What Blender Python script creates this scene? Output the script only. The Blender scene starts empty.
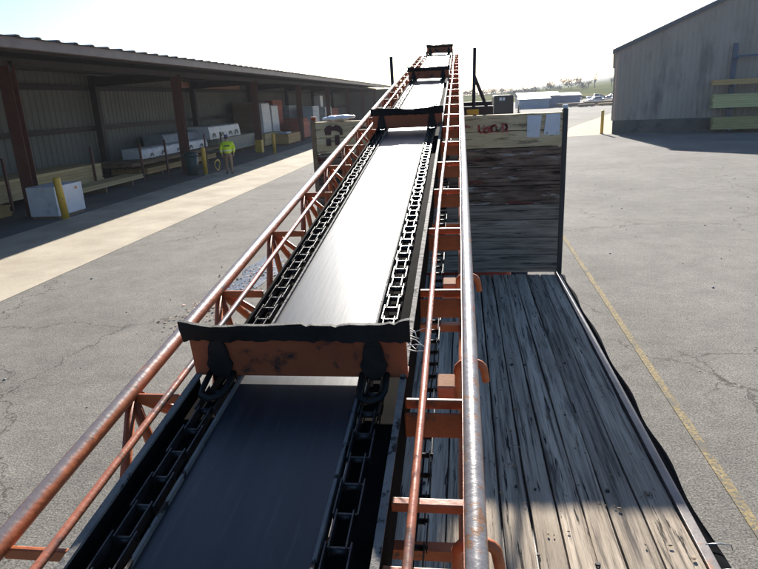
import bpy, bmesh, math, random
from mathutils import Vector, Matrix, Euler
random.seed(7)
R = math.radians
scene = bpy.context.scene
COL = scene.collection

# ------------------------------------------------------------------ helpers
class MB:
    """collects shapes; build() links them as ONE mesh object"""
    def __init__(self): self.bm = bmesh.new()
    def box(self, x0, x1, y0, y1, z0, z1, mat=None):
        vs = [self.bm.verts.new(Vector((x, y, z)) if mat is None else mat @ Vector((x, y, z)))
              for x in (x0, x1) for y in (y0, y1) for z in (z0, z1)]
        for f in ((0,1,3,2),(4,6,7,5),(0,4,5,1),(2,3,7,6),(0,2,6,4),(1,5,7,3)):
            self.bm.faces.new([vs[i] for i in f])
        return self
    def poly(self, pts):
        return self.bm.faces.new([self.bm.verts.new(p) for p in pts])
    def prism(self, pts, vec):
        a = [self.bm.verts.new(Vector(p)) for p in pts]
        b = [self.bm.verts.new(Vector(p) + Vector(vec)) for p in pts]
        n = len(a)
        self.bm.faces.new(a[::-1]); self.bm.faces.new(b)
        for i in range(n): self.bm.faces.new((a[i], a[(i+1)%n], b[(i+1)%n], b[i]))
        return self
    def tube(self, pts, r, seg=10, cap=True, up=None):
        pts = [Vector(p) for p in pts]
        rs = r if isinstance(r, (list, tuple)) else [r]*len(pts)
        rings = []
        ref = None
        for i, p in enumerate(pts):
            t = (pts[min(i+1, len(pts)-1)] - pts[max(i-1, 0)]).normalized()
            if ref is None:
                ref = Vector((0,0,1)) if abs(t.z) < .9 else Vector((1,0,0))
            x = t.cross(ref).normalized(); y = x.cross(t).normalized(); ref = y
            rings.append([self.bm.verts.new(p + (x*math.cos(2*math.pi*k/seg) + y*math.sin(2*math.pi*k/seg))*rs[i]) for k in range(seg)])
        for a, b in zip(rings, rings[1:]):
            for k in range(seg):
                f = self.bm.faces.new((a[k], a[(k+1)%seg], b[(k+1)%seg], b[k])); f.smooth = True
        if cap:
            self.bm.faces.new(rings[0][::-1]); self.bm.faces.new(rings[-1])
        return self
    def cyl(self, x, y, z0, z1, r, seg=16, r1=None):
        return self.tube([(x, y, z0), (x, y, z1)], [r, r if r1 is None else r1], seg)
    def grid(self, nx, ny, fn):
        v = [[self.bm.verts.new(fn(i/nx, j/ny)) for j in range(ny+1)] for i in range(nx+1)]
        for i in range(nx):
            for j in range(ny):
                f = self.bm.faces.new((v[i][j], v[i+1][j], v[i+1][j+1], v[i][j+1])); f.smooth = True
        return self
    def build(self, name, mat, parent=None, bevel=0, local=False, smooth=False):
        bmesh.ops.recalc_face_normals(self.bm, faces=self.bm.faces)
        me = bpy.data.meshes.new(name); self.bm.to_mesh(me); self.bm.free()
        if mat: me.materials.append(mat)
        if smooth:
            for p in me.polygons: p.use_smooth = True
        o = bpy.data.objects.new(name, me); COL.objects.link(o)
        if parent is not None:
            if not local:
                me.transform(WORLD[parent.name].inverted())
            o.parent = parent
            WORLD[o.name] = WORLD[parent.name].copy()
        else:
            WORLD[o.name] = Matrix.Identity(4)
        if bevel:
            b = o.modifiers.new('bevel', 'BEVEL'); b.width = bevel; b.segments = 2; b.limit_method = 'ANGLE'
        return o
WORLD = {}
def tag(o, label=None, cat=None, group=None, kind=None):
    if label: o['label'] = label
    if cat: o['category'] = cat
    if group: o['group'] = group
    if kind: o['kind'] = kind
    return o
def thing(name, label, cat, loc=(0,0,0), rot=(0,0,0), group=None):
    o = bpy.data.objects.new(name, None); COL.objects.link(o)
    o.location = loc; o.rotation_euler = rot; o.empty_display_size = .2
    WORLD[o.name] = Matrix.Translation(Vector(loc)) @ Euler(rot).to_matrix().to_4x4()
    return tag(o, label, cat, group)
def copy_tree(o, parent=None):
    c = o.copy(); COL.objects.link(c)
    if parent is not None: c.parent = parent
    for ch in list(o.children): copy_tree(ch, c)
    return c
def place(o, loc, rz=0, label=None, scale=None):
    o.location = loc; o.rotation_euler = (0,0,rz)
    if label: o['label'] = label
    if scale: o.scale = scale
    return o

# ------------------------------------------------------------------ materials
def lin(c): return tuple(c)+(1,)
def mat(name, c1, c2, scale=3, rough=.7, bump=0, metal=0, stretch=(1,1,1), detail=6, spots=None, island=0, spec=.5,
        rough2=None, lo=.35, hi=.65, bscale=None, fine=None, spots2=None, topwear=None, grain=None):
    m = bpy.data.materials.new(name); m.use_nodes = True
    nt = m.node_tree; N = nt.nodes; L = nt.links
    b = N['Principled BSDF']
    tc = N.new('ShaderNodeTexCoord'); mp = N.new('ShaderNodeMapping'); mp.inputs['Scale'].default_value = stretch
    L.new(tc.outputs['Object'], mp.inputs['Vector'])
    vec = mp.outputs['Vector']
    geo = N.new('ShaderNodeNewGeometry')
    if island:
        mm = N.new('ShaderNodeVectorMath'); mm.operation = 'SCALE'; mm.inputs[0].default_value = (37., 61., 23.)
        L.new(geo.outputs['Random Per Island'], mm.inputs['Scale'])
        ad = N.new('ShaderNodeVectorMath'); ad.operation = 'ADD'
        L.new(vec, ad.inputs[0]); L.new(mm.outputs[0], ad.inputs[1]); vec = ad.outputs[0]
    def noise(sc, det=6, ro=.6, v=None):
        n = N.new('ShaderNodeTexNoise'); n.inputs['Scale'].default_value = sc; n.inputs['Detail'].default_value = det
        n.inputs['Roughness'].default_value = ro; L.new(v or vec, n.inputs['Vector']); return n.outputs['Fac']
    def ramp(f, a, ca, bb, cb):
        r = N.new('ShaderNodeValToRGB'); e = r.color_ramp.elements
        e[0].position = a; e[0].color = lin(ca); e[1].position = bb; e[1].color = lin(cb)
        L.new(f, r.inputs['Fac']); return r.outputs['Color']
    def mix(f, a, c, mode='MIX'):
        x = N.new('ShaderNodeMix'); x.data_type = 'RGBA'; x.blend_type = mode
        if isinstance(f, float): x.inputs[0].default_value = f
        else: L.new(f, x.inputs[0])
        for i, q in ((6, a), (7, c)):
            if isinstance(q, tuple): x.inputs[i].default_value = lin(q) if len(q) == 3 else q
            else: L.new(q, x.inputs[i])
        return x.outputs[2]
    nf = noise(scale, detail)
    col = ramp(nf, lo, c1, hi, c2)
    if fine:   # fine speckle: (scale, strength)
        f2 = noise(fine[0], 3, .7)
        g = ramp(f2, .3, (1-fine[1],)*3, .7, (1+fine[1],)*3)
        col = mix(1.0, col, g, 'MULTIPLY')
    if island:
        g = N.new('ShaderNodeMapRange'); g.inputs['To Min'].default_value = 1-island; g.inputs['To Max'].default_value = 1+island
        L.new(geo.outputs['Random Per Island'], g.inputs['Value'])
        cc = N.new('ShaderNodeCombineColor')
        for k in range(3): L.new(g.outputs[0], cc.inputs[k])
        col = mix(1.0, col, cc.outputs[0], 'MULTIPLY')
    if topwear:   # (colour, object-space height, softness): paint rubbed off along the top of a tube
        sx = N.new('ShaderNodeSeparateXYZ'); L.new(tc.outputs['Object'], sx.inputs[0])
        ma = N.new('ShaderNodeMath'); ma.operation = 'MULTIPLY_ADD'; L.new(noise(16, 5), ma.inputs[0]); ma.inputs[1].default_value = topwear[2]*4; L.new(sx.outputs['Z'], ma.inputs[2])
        k = ramp(ma.outputs[0], topwear[1]+topwear[2]*2-topwear[2]*.3, (0,0,0), topwear[1]+topwear[2]*2+topwear[2]*.3, (1,1,1))
        bw = N.new('ShaderNodeRGBToBW'); L.new(k, bw.inputs[0]); col = mix(bw.outputs[0], col, topwear[0])
    for sp in (spots, spots2):
        if sp:     # (colour, scale, threshold, softness)
            f3 = noise(sp[1], 8, .65, v=(tc.outputs['Object'] if len(sp) > 4 else vec))
            k = ramp(f3, sp[2], (0,0,0), sp[2]+sp[3], (1,1,1))
            bw = N.new('ShaderNodeRGBToBW'); L.new(k, bw.inputs[0])
            col = mix(bw.outputs[0], col, sp[0])
    L.new(col, b.inputs['Base Color'])
    b.inputs['Roughness'].default_value = rough; b.inputs['Metallic'].default_value = metal
    b.inputs['Specular IOR Level'].default_value = spec
    if rough2 is not None:
        g = N.new('ShaderNodeMapRange'); g.inputs['To Min'].default_value = rough; g.inputs['To Max'].default_value = rough2
        L.new(noise(scale*2.3), g.inputs['Value']); L.new(g.outputs[0], b.inputs['Roughness'])
    gr = None
    if grain:  # (stretch vector, threshold, softness, colour): fine dark splits along the wood
        gm = N.new('ShaderNodeVectorMath'); gm.operation = 'MULTIPLY'; L.new(tc.outputs['Object'], gm.inputs[0]); gm.inputs[1].default_value = grain[0]
        ga = N.new('ShaderNodeVectorMath'); ga.operation = 'ADD'; L.new(gm.outputs[0], ga.inputs[0]); L.new(mm.outputs[0], ga.inputs[1])
        gr = noise(1, 8, .7, v=ga.outputs[0])
        k = ramp(gr, grain[1]-grain[2], (0,0,0), grain[1]+grain[2], (1,1,1)); bw = N.new('ShaderNodeRGBToBW'); L.new(k, bw.inputs[0])
        col = mix(bw.outputs[0], grain[3], col); L.new(col, b.inputs['Base Color'])
    if bump:
        bp = N.new('ShaderNodeBump'); bp.inputs['Strength'].default_value = bump; bp.inputs['Distance'].default_value = .02
        L.new(gr if gr is not None else noise(bscale or scale*4, 8), bp.inputs['Height']); L.new(bp.outputs[0], b.inputs['Normal'])
    return m

def asphalt_material():
    m = bpy.data.materials.new('asphalt'); m.use_nodes = True
    nt = m.node_tree; N = nt.nodes; L = nt.links; b = N['Principled BSDF']
    tc = N.new('ShaderNodeTexCoord'); V = tc.outputs['Object']
    def noise(sc, det=4, ro=.6, v=V):
        n = N.new('ShaderNodeTexNoise'); n.inputs['Scale'].default_value = sc; n.inputs['Detail'].default_value = det
        n.inputs['Roughness'].default_value = ro; L.new(v, n.inputs['Vector']); return n
    def ramp(f, a, ca, bb, cb):
        r = N.new('ShaderNodeValToRGB'); e = r.color_ramp.elements
        e[0].position = a; e[0].color = lin(ca); e[1].position = bb; e[1].color = lin(cb); L.new(f, r.inputs['Fac']); return r.outputs['Color']
    def mul(a, c):
        x = N.new('ShaderNodeMix'); x.data_type = 'RGBA'; x.blend_type = 'MULTIPLY'; x.inputs[0].default_value = 1
        L.new(a, x.inputs[6]); L.new(c, x.inputs[7]); return x.outputs[2]
    base = ramp(noise(.35, 8, .65).outputs['Fac'], .3, (.138,.132,.123), .7, (.205,.196,.182))
    base = mul(base, ramp(noise(.09, 5, .6).outputs['Fac'], .35, (.86,.86,.87), .62, (1.08,1.08,1.07)))
    base = mul(base, ramp(noise(2.6, 6, .7).outputs['Fac'], .3, (.84,.84,.85), .7, (1.15,1.14,1.12)))
    oil = noise(.55, 7, .7); base = mul(base, ramp(oil.outputs['Fac'], .64, (1,1,1), .74, (.62,.61,.6)))
    sp = ramp(noise(55, 2, .8).outputs['Fac'], .34, (.5,.5,.5), .66, (1.5,1.48,1.44))
    sp2 = ramp(noise(14, 3, .7).outputs['Fac'], .3, (.85,.85,.86), .7, (1.14,1.13,1.1))
    col = mul(mul(base, sp), sp2)
    v = N.new('ShaderNodeTexVoronoi'); v.feature = 'F1'; v.inputs['Scale'].default_value = 38; L.new(V, v.inputs['Vector'])
    st = ramp(v.outputs['Distance'], .1, (1.5,1.46,1.38), .2, (1,1,1)); col = mul(col, st)
    # cracks
    def cracks(scale, width, dist, mask_lo, mask_scale, off):
        n = noise(1.3, 6, .65); sub = N.new('ShaderNodeVectorMath'); sub.operation = 'MULTIPLY_ADD'
        L.new(n.outputs['Color'], sub.inputs[0]); sub.inputs[1].default_value = (dist,)*3; L.new(V, sub.inputs[2])
        mp = N.new('ShaderNodeMapping'); mp.inputs['Location'].default_value = off; L.new(sub.outputs[0], mp.inputs['Vector'])
        vo = N.new('ShaderNodeTexVoronoi'); vo.feature = 'DISTANCE_TO_EDGE'; vo.inputs['Scale'].default_value = scale
        L.new(mp.outputs[0], vo.inputs['Vector'])
        a = ramp(vo.outputs['Distance'], width*.4, (0,0,0), width, (1,1,1))
        mk = ramp(noise(mask_scale, 3).outputs['Fac'], mask_lo, (0,0,0), mask_lo+.06, (1,1,1))
        bw1 = N.new('ShaderNodeRGBToBW'); L.new(a, bw1.inputs[0]); bw2 = N.new('ShaderNodeRGBToBW'); L.new(mk, bw2.inputs[0])
        mx = N.new('ShaderNodeMath'); mx.operation = 'MAXIMUM'; L.new(bw1.outputs[0], mx.inputs[0])
        iv = N.new('ShaderNodeMath'); iv.operation = 'SUBTRACT'; iv.inputs[0].default_value = 1; L.new(bw2.outputs[0], iv.inputs[1])
        L.new(iv.outputs[0], mx.inputs[1])
        return ramp(mx.outputs[0], 0, (.46,.45,.44), 1, (1,1,1))
    col = mul(col, cracks(.17, .0035, 1.2, .40, .11, (3,1,0)))
    col = mul(col, cracks(.45, .006, .6, .53, .16, (8,4,0)))
    L.new(col, b.inputs['Base Color']); b.inputs['Roughness'].default_value = .95; b.inputs['Specular IOR Level'].default_value = .06
    bp = N.new('ShaderNodeBump'); bp.inputs['Strength'].default_value = .5; bp.inputs['Distance'].default_value = .01
    L.new(noise(60, 3, .7).outputs['Fac'], bp.inputs['Height']); L.new(bp.outputs[0], b.inputs['Normal'])
    return m

ASPHALT = asphalt_material()
CONCRETE = mat('concrete', (.33,.285,.22), (.43,.38,.30), .8, .95, .2, spec=.06, spots=((.29,.25,.195), .6, .56, .2), fine=(30,.12), bscale=40)
SLAB = mat('slab', (.075,.075,.075), (.12,.117,.115), .5, .8, .15, fine=(25,.1))
def deck_material(name, ca, cb, crack=(.03,.026,.022), scale=2.2, knots=True, st=(9,.55,9)):
    m = mat(name, ca, cb, scale, .9, 1.0, spec=.15, stretch=st, island=.22, detail=9, lo=.3, hi=.7, bscale=5,
            spots=(crack, 4.5, .60, .04), spots2=((.12,.10,.085), 1.6, .57, .1), grain=((38,1.0,38), .42, .09, (.06,.049,.04)))
    return m
DECK = deck_material('weathered_planks', (.30,.24,.18), (.58,.48,.37))
BOARD = mat('dark_flaked_boards', (.10,.065,.048), (.24,.17,.125), 3, .9, .7, spec=.1, stretch=(1,4,5), island=.3, spots=((.34,.30,.27), 4.5, .58, .04), spots2=((.15,.045,.035), 1.6, .575, .06), grain=((3.5,18,50), .44, .07, (.02,.015,.013)))
GREYBOARD = mat('grey_boards', (.18,.145,.11), (.33,.275,.22), 3, .85, .7, stretch=(.6,6,8), island=.2, spots=((.03,.025,.02), 4, .62, .05), grain=((2.2,18,60), .43, .08, (.016,.013,.012)))
CREAM = mat('cream_worn_paint', (.47,.36,.20), (.65,.53,.34), 2.4, .85, .5, spec=.15, stretch=(.8,4,6), island=.12, spots=((.085,.055,.036), 2.6, .60, .05), spots2=((.22,.17,.11), 5, .54, .1), grain=((3,18,50), .34, .06, (.05,.036,.026)))
ORANGE = mat('orange_paint', (.33,.082,.026), (.44,.125,.042), 6, .45, .12, spec=.4, spots=((.10,.05,.035), 14, .60, .06), fine=(40,.12))
ORANGE_WORN = mat('worn_orange_tube', (.35,.095,.034), (.45,.14,.052), 5, .36, .12, spec=.55, spots=((.14,.10,.09), 5, .58, .06), spots2=((.16,.08,.04), 30, .62, .05), topwear=((.15,.12,.115), .0105, .003))
ROD_WORN = mat('worn_orange_rod', (.34,.10,.045), (.44,.14,.065), 5, .32, .12, spec=.7, spots=((.12,.075,.06), 3, .52, .06), spots2=((.2,.1,.05), 30, .60, .05))
RUST_TUBE = mat('rusty_grey_tube', (.35,.095,.034), (.45,.14,.052), 8, .34, .15, spec=.7, spots=((.25,.12,.05), 26, .56, .04), spots2=((.28,.075,.035), 6, .60, .05), topwear=((.2,.18,.175), .004, .003))
DKORANGE = mat('dirty_orange_plate', (.22,.05,.017), (.33,.08,.026), 5, .6, .2, spots=((.012,.01,.01), 6, .58, .06))
RUBBER = mat('black_rubber', (.01,.01,.01), (.02,.019,.019), 8, .75, .3, spec=.2, spots=((.04,.036,.032), 20, .68, .05))
GREASE = mat('greasy_iron', (.009,.009,.009), (.022,.02,.018), 20, .6, .08, spec=.2)
CHAIN = mat('chain_steel', (.02,.018,.017), (.05,.044,.042), 25, .40, .2, metal=.3)
BELT = mat('conveyor_pan_rubber', (.012,.013,.017), (.024,.025,.03), 3, .355, .02, stretch=(8,.6,4), fine=(60,.15), rough2=.385, spec=.44, spots=((.05,.046,.042), 3.2, .62, .1), spots2=((.03,.03,.032), 9, .58, .06))
CHANNEL = mat('channel_steel', (.006,.0055,.005), (.014,.0125,.012), 12, .95, 0, spec=.02)
FLANGE = mat('flaked_flange', (.12,.115,.11), (.2,.18,.155), 14, .8, .3, spec=.15, spots=((.025,.02,.018), 22, .55, .05), spots2=((.2,.08,.04), 30, .64, .04))
REDSTEEL = mat('red_brown_steel', (.085,.025,.018), (.12,.038,.027), 4, .6, .05)
DARKSTEEL = mat('dark_brown_steel', (.02,.014,.013), (.035,.024,.022), 4, .6, .05)
PANEL = mat('beige_panel', (.15,.15,.13), (.19,.185,.16), .6, .6, 0, spots=((.14,.14,.125), 1.2, .6, .15))
FASCIA = mat('fascia_brown', (.14,.10,.085), (.19,.14,.12), 2, .5, 0)
ROOFM = mat('roof_metal', (.16,.15,.15), (.22,.21,.2), 2, .45, 0)
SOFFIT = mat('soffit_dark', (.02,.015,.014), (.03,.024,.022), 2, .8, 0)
TANWALL = mat('tan_grey_panel', (.33,.265,.21), (.40,.325,.265), .5, .6, 0, spec=.3, spots=((.17,.14,.12), .6, .54, .18), spots2=((.2,.165,.14), 1.6, .58, .12), stretch=(1,1,.22))
STAINBASE = mat('stained_base', (.06,.06,.055), (.11,.105,.09), .8, .85, .2, spots=((.03,.03,.03), 1.1, .55, .15))
BLUETRIM = mat('trim_grey', (.08,.08,.09), (.1,.1,.11), 3, .5, 0)
YELLOW = mat('bollard_yellow', (.55,.33,.03), (.62,.4,.05), 4, .5, .1, spots=((.25,.14,.03), 9, .62, .08))
LUMBER = mat('pale_lumber', (.50,.36,.16), (.62,.47,.24), 2, .75, .1, stretch=(6,.5,6), island=.15)
LUMBER2 = mat('tan_lumber', (.40,.24,.08), (.50,.31,.12), 2, .75, .1, stretch=(6,.5,6), island=.18)
BROWNLUM = mat('brown_lumber', (.16,.10,.055), (.23,.15,.085), 2, .8, .1, stretch=(6,.5,6), island=.2)
GREENLUM = mat('pale_green_lumber', (.46,.41,.17), (.56,.50,.23), 2, .8, .1, stretch=(.5,6,6), island=.15)
OLIVELUM = mat('olive_lumber', (.32,.25,.09), (.40,.32,.13), 2, .8, .1, stretch=(.5,6,6), island=.15)
WRAP = mat('white_wrap', (.62,.64,.66), (.72,.73,.75), 3, .4, .3, spots=((.5,.52,.56), 2, .55, .1), bscale=5)
GREYWRAP = mat('grey_wrap', (.26,.29,.33), (.36,.39,.43), 3, .45, .3, bscale=5)
DKGREEN = mat('dark_green_print', (.02,.05,.045), (.03,.07,.06), 4, .5, 0)
BRICKRED = mat('red_panels', (.36,.075,.04), (.46,.11,.06), 2, .7, 0, island=.2, stretch=(1,1,3))
PLYWOOD = mat('brown_sheet_goods', (.15,.095,.06), (.21,.14,.09), 2, .8, 0, stretch=(1,1,14), island=.1)
TRASHG = mat('bin_green', (.012,.045,.042), (.02,.06,.055), 4, .45, 0)
BLACK = mat('black_paint', (.012,.012,.013), (.022,.022,.024), 6, .5, .05)
RED_LETTER = mat('faded_red_paint', (.30,.03,.03), (.36,.06,.05), 9, .7, .2, spots=((.40,.33,.22), 22, .50, .08))
EMBLEM = mat('emblem_dark_brown', (.05,.025,.022), (.1,.05,.04), 7, .7, .2, spots=((.3,.26,.2), 18, .66, .05))
GREYPATCH = mat('grey_white_patch', (.52,.54,.58), (.62,.63,.66), 5, .5, .1, spots=((.3,.29,.27), 7, .62, .05))
YPAINT = mat('worn_yellow_line', (.25,.195,.105), (.30,.235,.125), 7, .95, .2, spec=.05, fine=(50,.3), spots=((.135,.128,.118), 2.5, .50, .15), spots2=((.14,.135,.125), 40, .50, .06))
WHITEP = mat('white_vehicle_paint', (.6,.61,.63), (.68,.68,.7), 2, .3, 0)
BLUEP = mat('blue_vehicle_paint', (.03,.06,.16), (.04,.08,.2), 2, .3, 0)
SILVER = mat('silver_vehicle_paint', (.3,.31,.33), (.36,.37,.39), 2, .28, 0, metal=.4)
DKVEH = mat('dark_vehicle_paint', (.006,.008,.01), (.012,.014,.017), 2, .5, 0, spec=.1)
GLASS = mat('vehicle_glass', (.03,.04,.05), (.05,.06,.07), 2, .08, 0)
LITGLASS = mat('lit_through_rear_glass', (.5,.55,.6), (.6,.65,.7), 2, .15, 0)  # pale colour stands in for daylight seen through the panes
TYRE = mat('tyre_rubber', (.015,.015,.015), (.025,.025,.025), 6, .8, .2)
RIMM = mat('rim_metal', (.3,.3,.3), (.4,.4,.4), 6, .35, 0, metal=.6)
WHSE = mat('blue_grey_metal', (.12,.17,.25), (.15,.2,.29), .4, .5, 0)
WHSE_L = mat('light_blue_metal', (.22,.29,.38), (.26,.33,.42), .4, .5, 0)
WHROOF = mat('white_roof', (.55,.56,.58), (.62,.63,.65), .4, .5, 0)
GRASS = mat('hill_grass', (.07,.085,.03), (.12,.125,.05), .05, 1, 0, spec=0, spots=((.16,.14,.07), .02, .52, .1))
BARK = mat('bark', (.05,.04,.03), (.09,.07,.055), 4, .9, .3)
LEAF = mat('olive_foliage', (.045,.05,.028), (.08,.078,.05), .8, 1, 0, spec=0, island=.35)
BARE = mat('bare_twigs', (.06,.052,.045), (.1,.088,.075), .8, 1, 0, spec=0, island=.3)
SKIN = mat('skin', (.42,.25,.18), (.46,.28,.2), 4, .5, 0)
KHAKI = mat('khaki_cloth', (.22,.15,.085), (.28,.2,.12), 14, .9, .3)
CAPB = mat('blue_cap', (.03,.06,.22), (.04,.08,.27), 14, .8, .1)
HAIR = mat('brown_hair', (.03,.02,.015), (.05,.035,.025), 20, .7, .2)
BOOT = mat('brown_boot', (.06,.04,.03), (.09,.06,.045), 10, .6, .1)
TARPW = mat('white_tarp', (.7,.72,.75), (.8,.8,.82), 4, .35, .3, bscale=9)
PUDDLE = mat('wet_puddle', (.06,.075,.10), (.08,.10,.13), 4, .12, .25, fine=(18,.15), rough2=.45, spots=((.12,.125,.13), 3, .55, .1))  # bluish base colour paints in the sky mirrored by the water
LITTER = mat('leaf_litter_brown', (.16,.07,.03), (.26,.12,.05), 5, .8, 0, island=.4)
STONE = mat('pale_stone', (.2,.19,.18), (.4,.38,.35), 5, .8, 0, island=.5)
THREAD = mat('frayed_thread', (.5,.46,.4), (.6,.55,.48), 5, .8, 0)
BARETAN = mat('bare_tan_metal', (.28,.15,.09), (.36,.2,.12), 9, .8, .1, spec=.05, spots=((.3,.1,.05), 12, .6, .05))

def hivis_material():
    m = bpy.data.materials.new('hi_vis_cloth'); m.use_nodes = True
    nt = m.node_tree; N = nt.nodes; L = nt.links; b = N['Principled BSDF']
    tc = N.new('ShaderNodeTexCoord'); sx = N.new('ShaderNodeSeparateXYZ'); L.new(tc.outputs['Object'], sx.inputs[0])
    r = N.new('ShaderNodeValToRGB'); r.color_ramp.interpolation = 'CONSTANT'; e = r.color_ramp.elements
    y = (.50,.72,.02,1); s = (.62,.65,.62,1)
    e[0].position = 0; e[0].color = y; e[1].position = 1.06; e[1].color = y
    mr = N.new('ShaderNodeMath'); mr.operation = 'MULTIPLY'; mr.inputs[1].default_value = .5
    L.new(sx.outputs['Z'], mr.inputs[0]); L.new(mr.outputs[0], r.inputs['Fac'])
    for p, c in ((.525, s), (.55, y)):
        k = e.new(p); k.color = c
    L.new(r.outputs['Color'], b.inputs['Base Color']); b.inputs['Roughness'].default_value = .8
    return m
HIVIS = hivis_material()

# ------------------------------------------------------------------ camera, light
F, CX, CY, H = 612., 379., 284.5, 3.05
RM = Matrix(((0.99049093,-0.00498053,-0.13748784),(0.13003018,-0.29256791,0.94736275),(-0.04494289,-0.95623178,-0.28913824)))
cam = bpy.data.cameras.new('camera'); co = bpy.data.objects.new('camera', cam); COL.objects.link(co)
cx, cy, cz = RM.col[0], RM.col[1], RM.col[2]
rot = Matrix((cx, -cy, -cz)).transposed().to_4x4()
co.matrix_world = Matrix.Translation((0,0,H)) @ rot
cam.sensor_width = 36; cam.lens = 36*F/758; cam.clip_start = .05; cam.clip_end = 6000
scene.camera = co

ELEV, AZ = 22.6, 0.6      # azimuth in degrees from +Y toward -X
w = bpy.data.worlds.new('World'); scene.world = w; w.use_nodes = True
nt = w.node_tree; bg = nt.nodes['Background']
sky = nt.nodes.new('ShaderNodeTexSky'); sky.sky_type = 'NISHITA'; sky.sun_disc = False
sky.sun_elevation = R(ELEV); sky.sun_rotation = R(-AZ); sky.air_density = 1.0; sky.dust_density = 1.2; sky.ozone_density = 5.0
hs = nt.nodes.new('ShaderNodeHueSaturation'); hs.inputs['Saturation'].default_value = 1.05
nt.links.new(sky.outputs[0], hs.inputs['Color']); nt.links.new(hs.outputs[0], bg.inputs['Color']); bg.inputs['Strength'].default_value = .055
sl = bpy.data.lights.new('sun', 'SUN'); sl.energy = 5.0; sl.angle = R(.6); sl.color = (1, .95, .87)
so = bpy.data.objects.new('sun', sl); COL.objects.link(so)
so.rotation_euler = (R(-(90-ELEV)), 0, R(AZ)); so.location = (0, 40, 30)
vs = scene.view_settings; scene.display_settings.display_device = 'sRGB'
vs.view_transform = 'Standard'; vs.look = 'None'; vs.gamma = 1; vs.use_curve_mapping = False
vs.exposure = 1.6

# ------------------------------------------------------------------ ground
def ridge(x, y):
    """far terrain height"""
    if y < 230: return 0.
    t = min(1, (y-230)/170.); t = t*t*(3-2*t)
    top = 2.6 + max(0, x-25)*.055 + max(0, x-95)*.05 + .5*math.sin(x*.05)+.3*math.sin(x*.13+1)
    if y > 430: top *= 1 - .2*min(1, (y-430)/400)
    return t*top
b = MB()
xs = [-2500,-1000,-400,-150,-60,-25,-8,8,25,60,150,400,1000,2500]; ys = [-300,-60,-10,30,80,150,240]
for i in range(len(xs)-1):
    for j in range(len(ys)-1):
        b.poly([(xs[i],ys[j],0),(xs[i+1],ys[j],0),(xs[i+1],ys[j+1],0),(xs[i],ys[j+1],0)])
bmesh.ops.remove_doubles(b.bm, verts=b.bm.verts, dist=.01)
tag(b.build('ground', ASPHALT), kind='structure')
b = MB()
b.grid(90, 40, lambda u, v: Vector((-500+1100*u, 226+(v**1.6)*2200, -.05 + ridge(-500+1100*u, 226+(v**1.6)*2200) + .045)))
tag(b.build('hill', GRASS), kind='structure')
def sheet(name, pts, z, m):
    b = MB(); b.poly([(x, y, z) for x, y in pts]); return tag(b.build(name, m), kind='structure')
sheet('pavement', [(-7.93,-20),(-7.93,110),(-12.0,110),(-12.0,-20)], .006, CONCRETE)
sheet('floor_slab', [(-12.0,-20),(-12.0,110),(-18.5,110),(-18.5,-20)], .010, SLAB)
sheet('apron', [(7.0,44.6),(10.3,45.75),(14.0,44.9),(36,140),(22.5,96),(8.9,55.2)], .006, CONCRETE)
b = MB()
for k in range(26):
    y0 = -3+k*.9; b.poly([(2.02+.010*y0-.04,y0,.008),(2.02+.010*y0+.04,y0,.008),(2.02+.010*(y0+.9)+.04,y0+.9,.008),(2.02+.010*(y0+.9)-.04,y0+.9,.008)])
tag(b.build('road_marking', YPAINT), kind='structure')
# puddle beside the truck
b = MB(); rng = random.Random(3)
ring = []
for k in range(48):
    a = 2*math.pi*k/48; r_ = 1+.16*math.sin(3*a+1)+.12*math.sin(7*a)+.08*rng.uniform(-1,1)
    ring.append((-3.85+.36*r_*math.cos(a), 10.7+1.35*r_*math.sin(a), .007))
b.poly(ring); tag(b.build('puddle', PUDDLE), kind='structure')
b = MB()
for k in range(420):
    t = rng.random(); x = -4.05+rng.gauss(0,.25)+.25*t; y = 7.6+3.6*t+rng.gauss(0,.3); s = rng.uniform(.012,.035); a = rng.uniform(0,6.28)
    p = Vector((x, y, .012+rng.uniform(0,.02))); e1 = Vector((math.cos(a), math.sin(a), rng.uniform(-.5,.5)))*s; e2 = Vector((-math.sin(a), math.cos(a), rng.uniform(-.5,.5)))*s*.6
    b.poly([p-e1, p-e2, p+e1, p+e2])
tag(b.build('leaf_litter', LITTER), 'reddish brown leaf litter beside the wet puddle', 'leaves', kind='stuff')
b = MB()
for k in range(260):
    x = rng.uniform(-7.5, 9); y = rng.uniform(2.5, 30); s = rng.uniform(.006,.02)*(1 if rng.random() < .95 else 2.2)
    if -1.6 < x < 1.1 and y < 6.3: continue
    bmesh.ops.create_icosphere(b.bm, subdivisions=1, radius=s, matrix=Matrix.Translation((x,y,s*.4)) @ Matrix.Diagonal((rng.uniform(.7,1.4), rng.uniform(.7,1.4), .7, 1)))
tag(b.build('loose_stones', STONE), 'small loose stones scattered over the asphalt', 'stones', kind='stuff')

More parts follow.
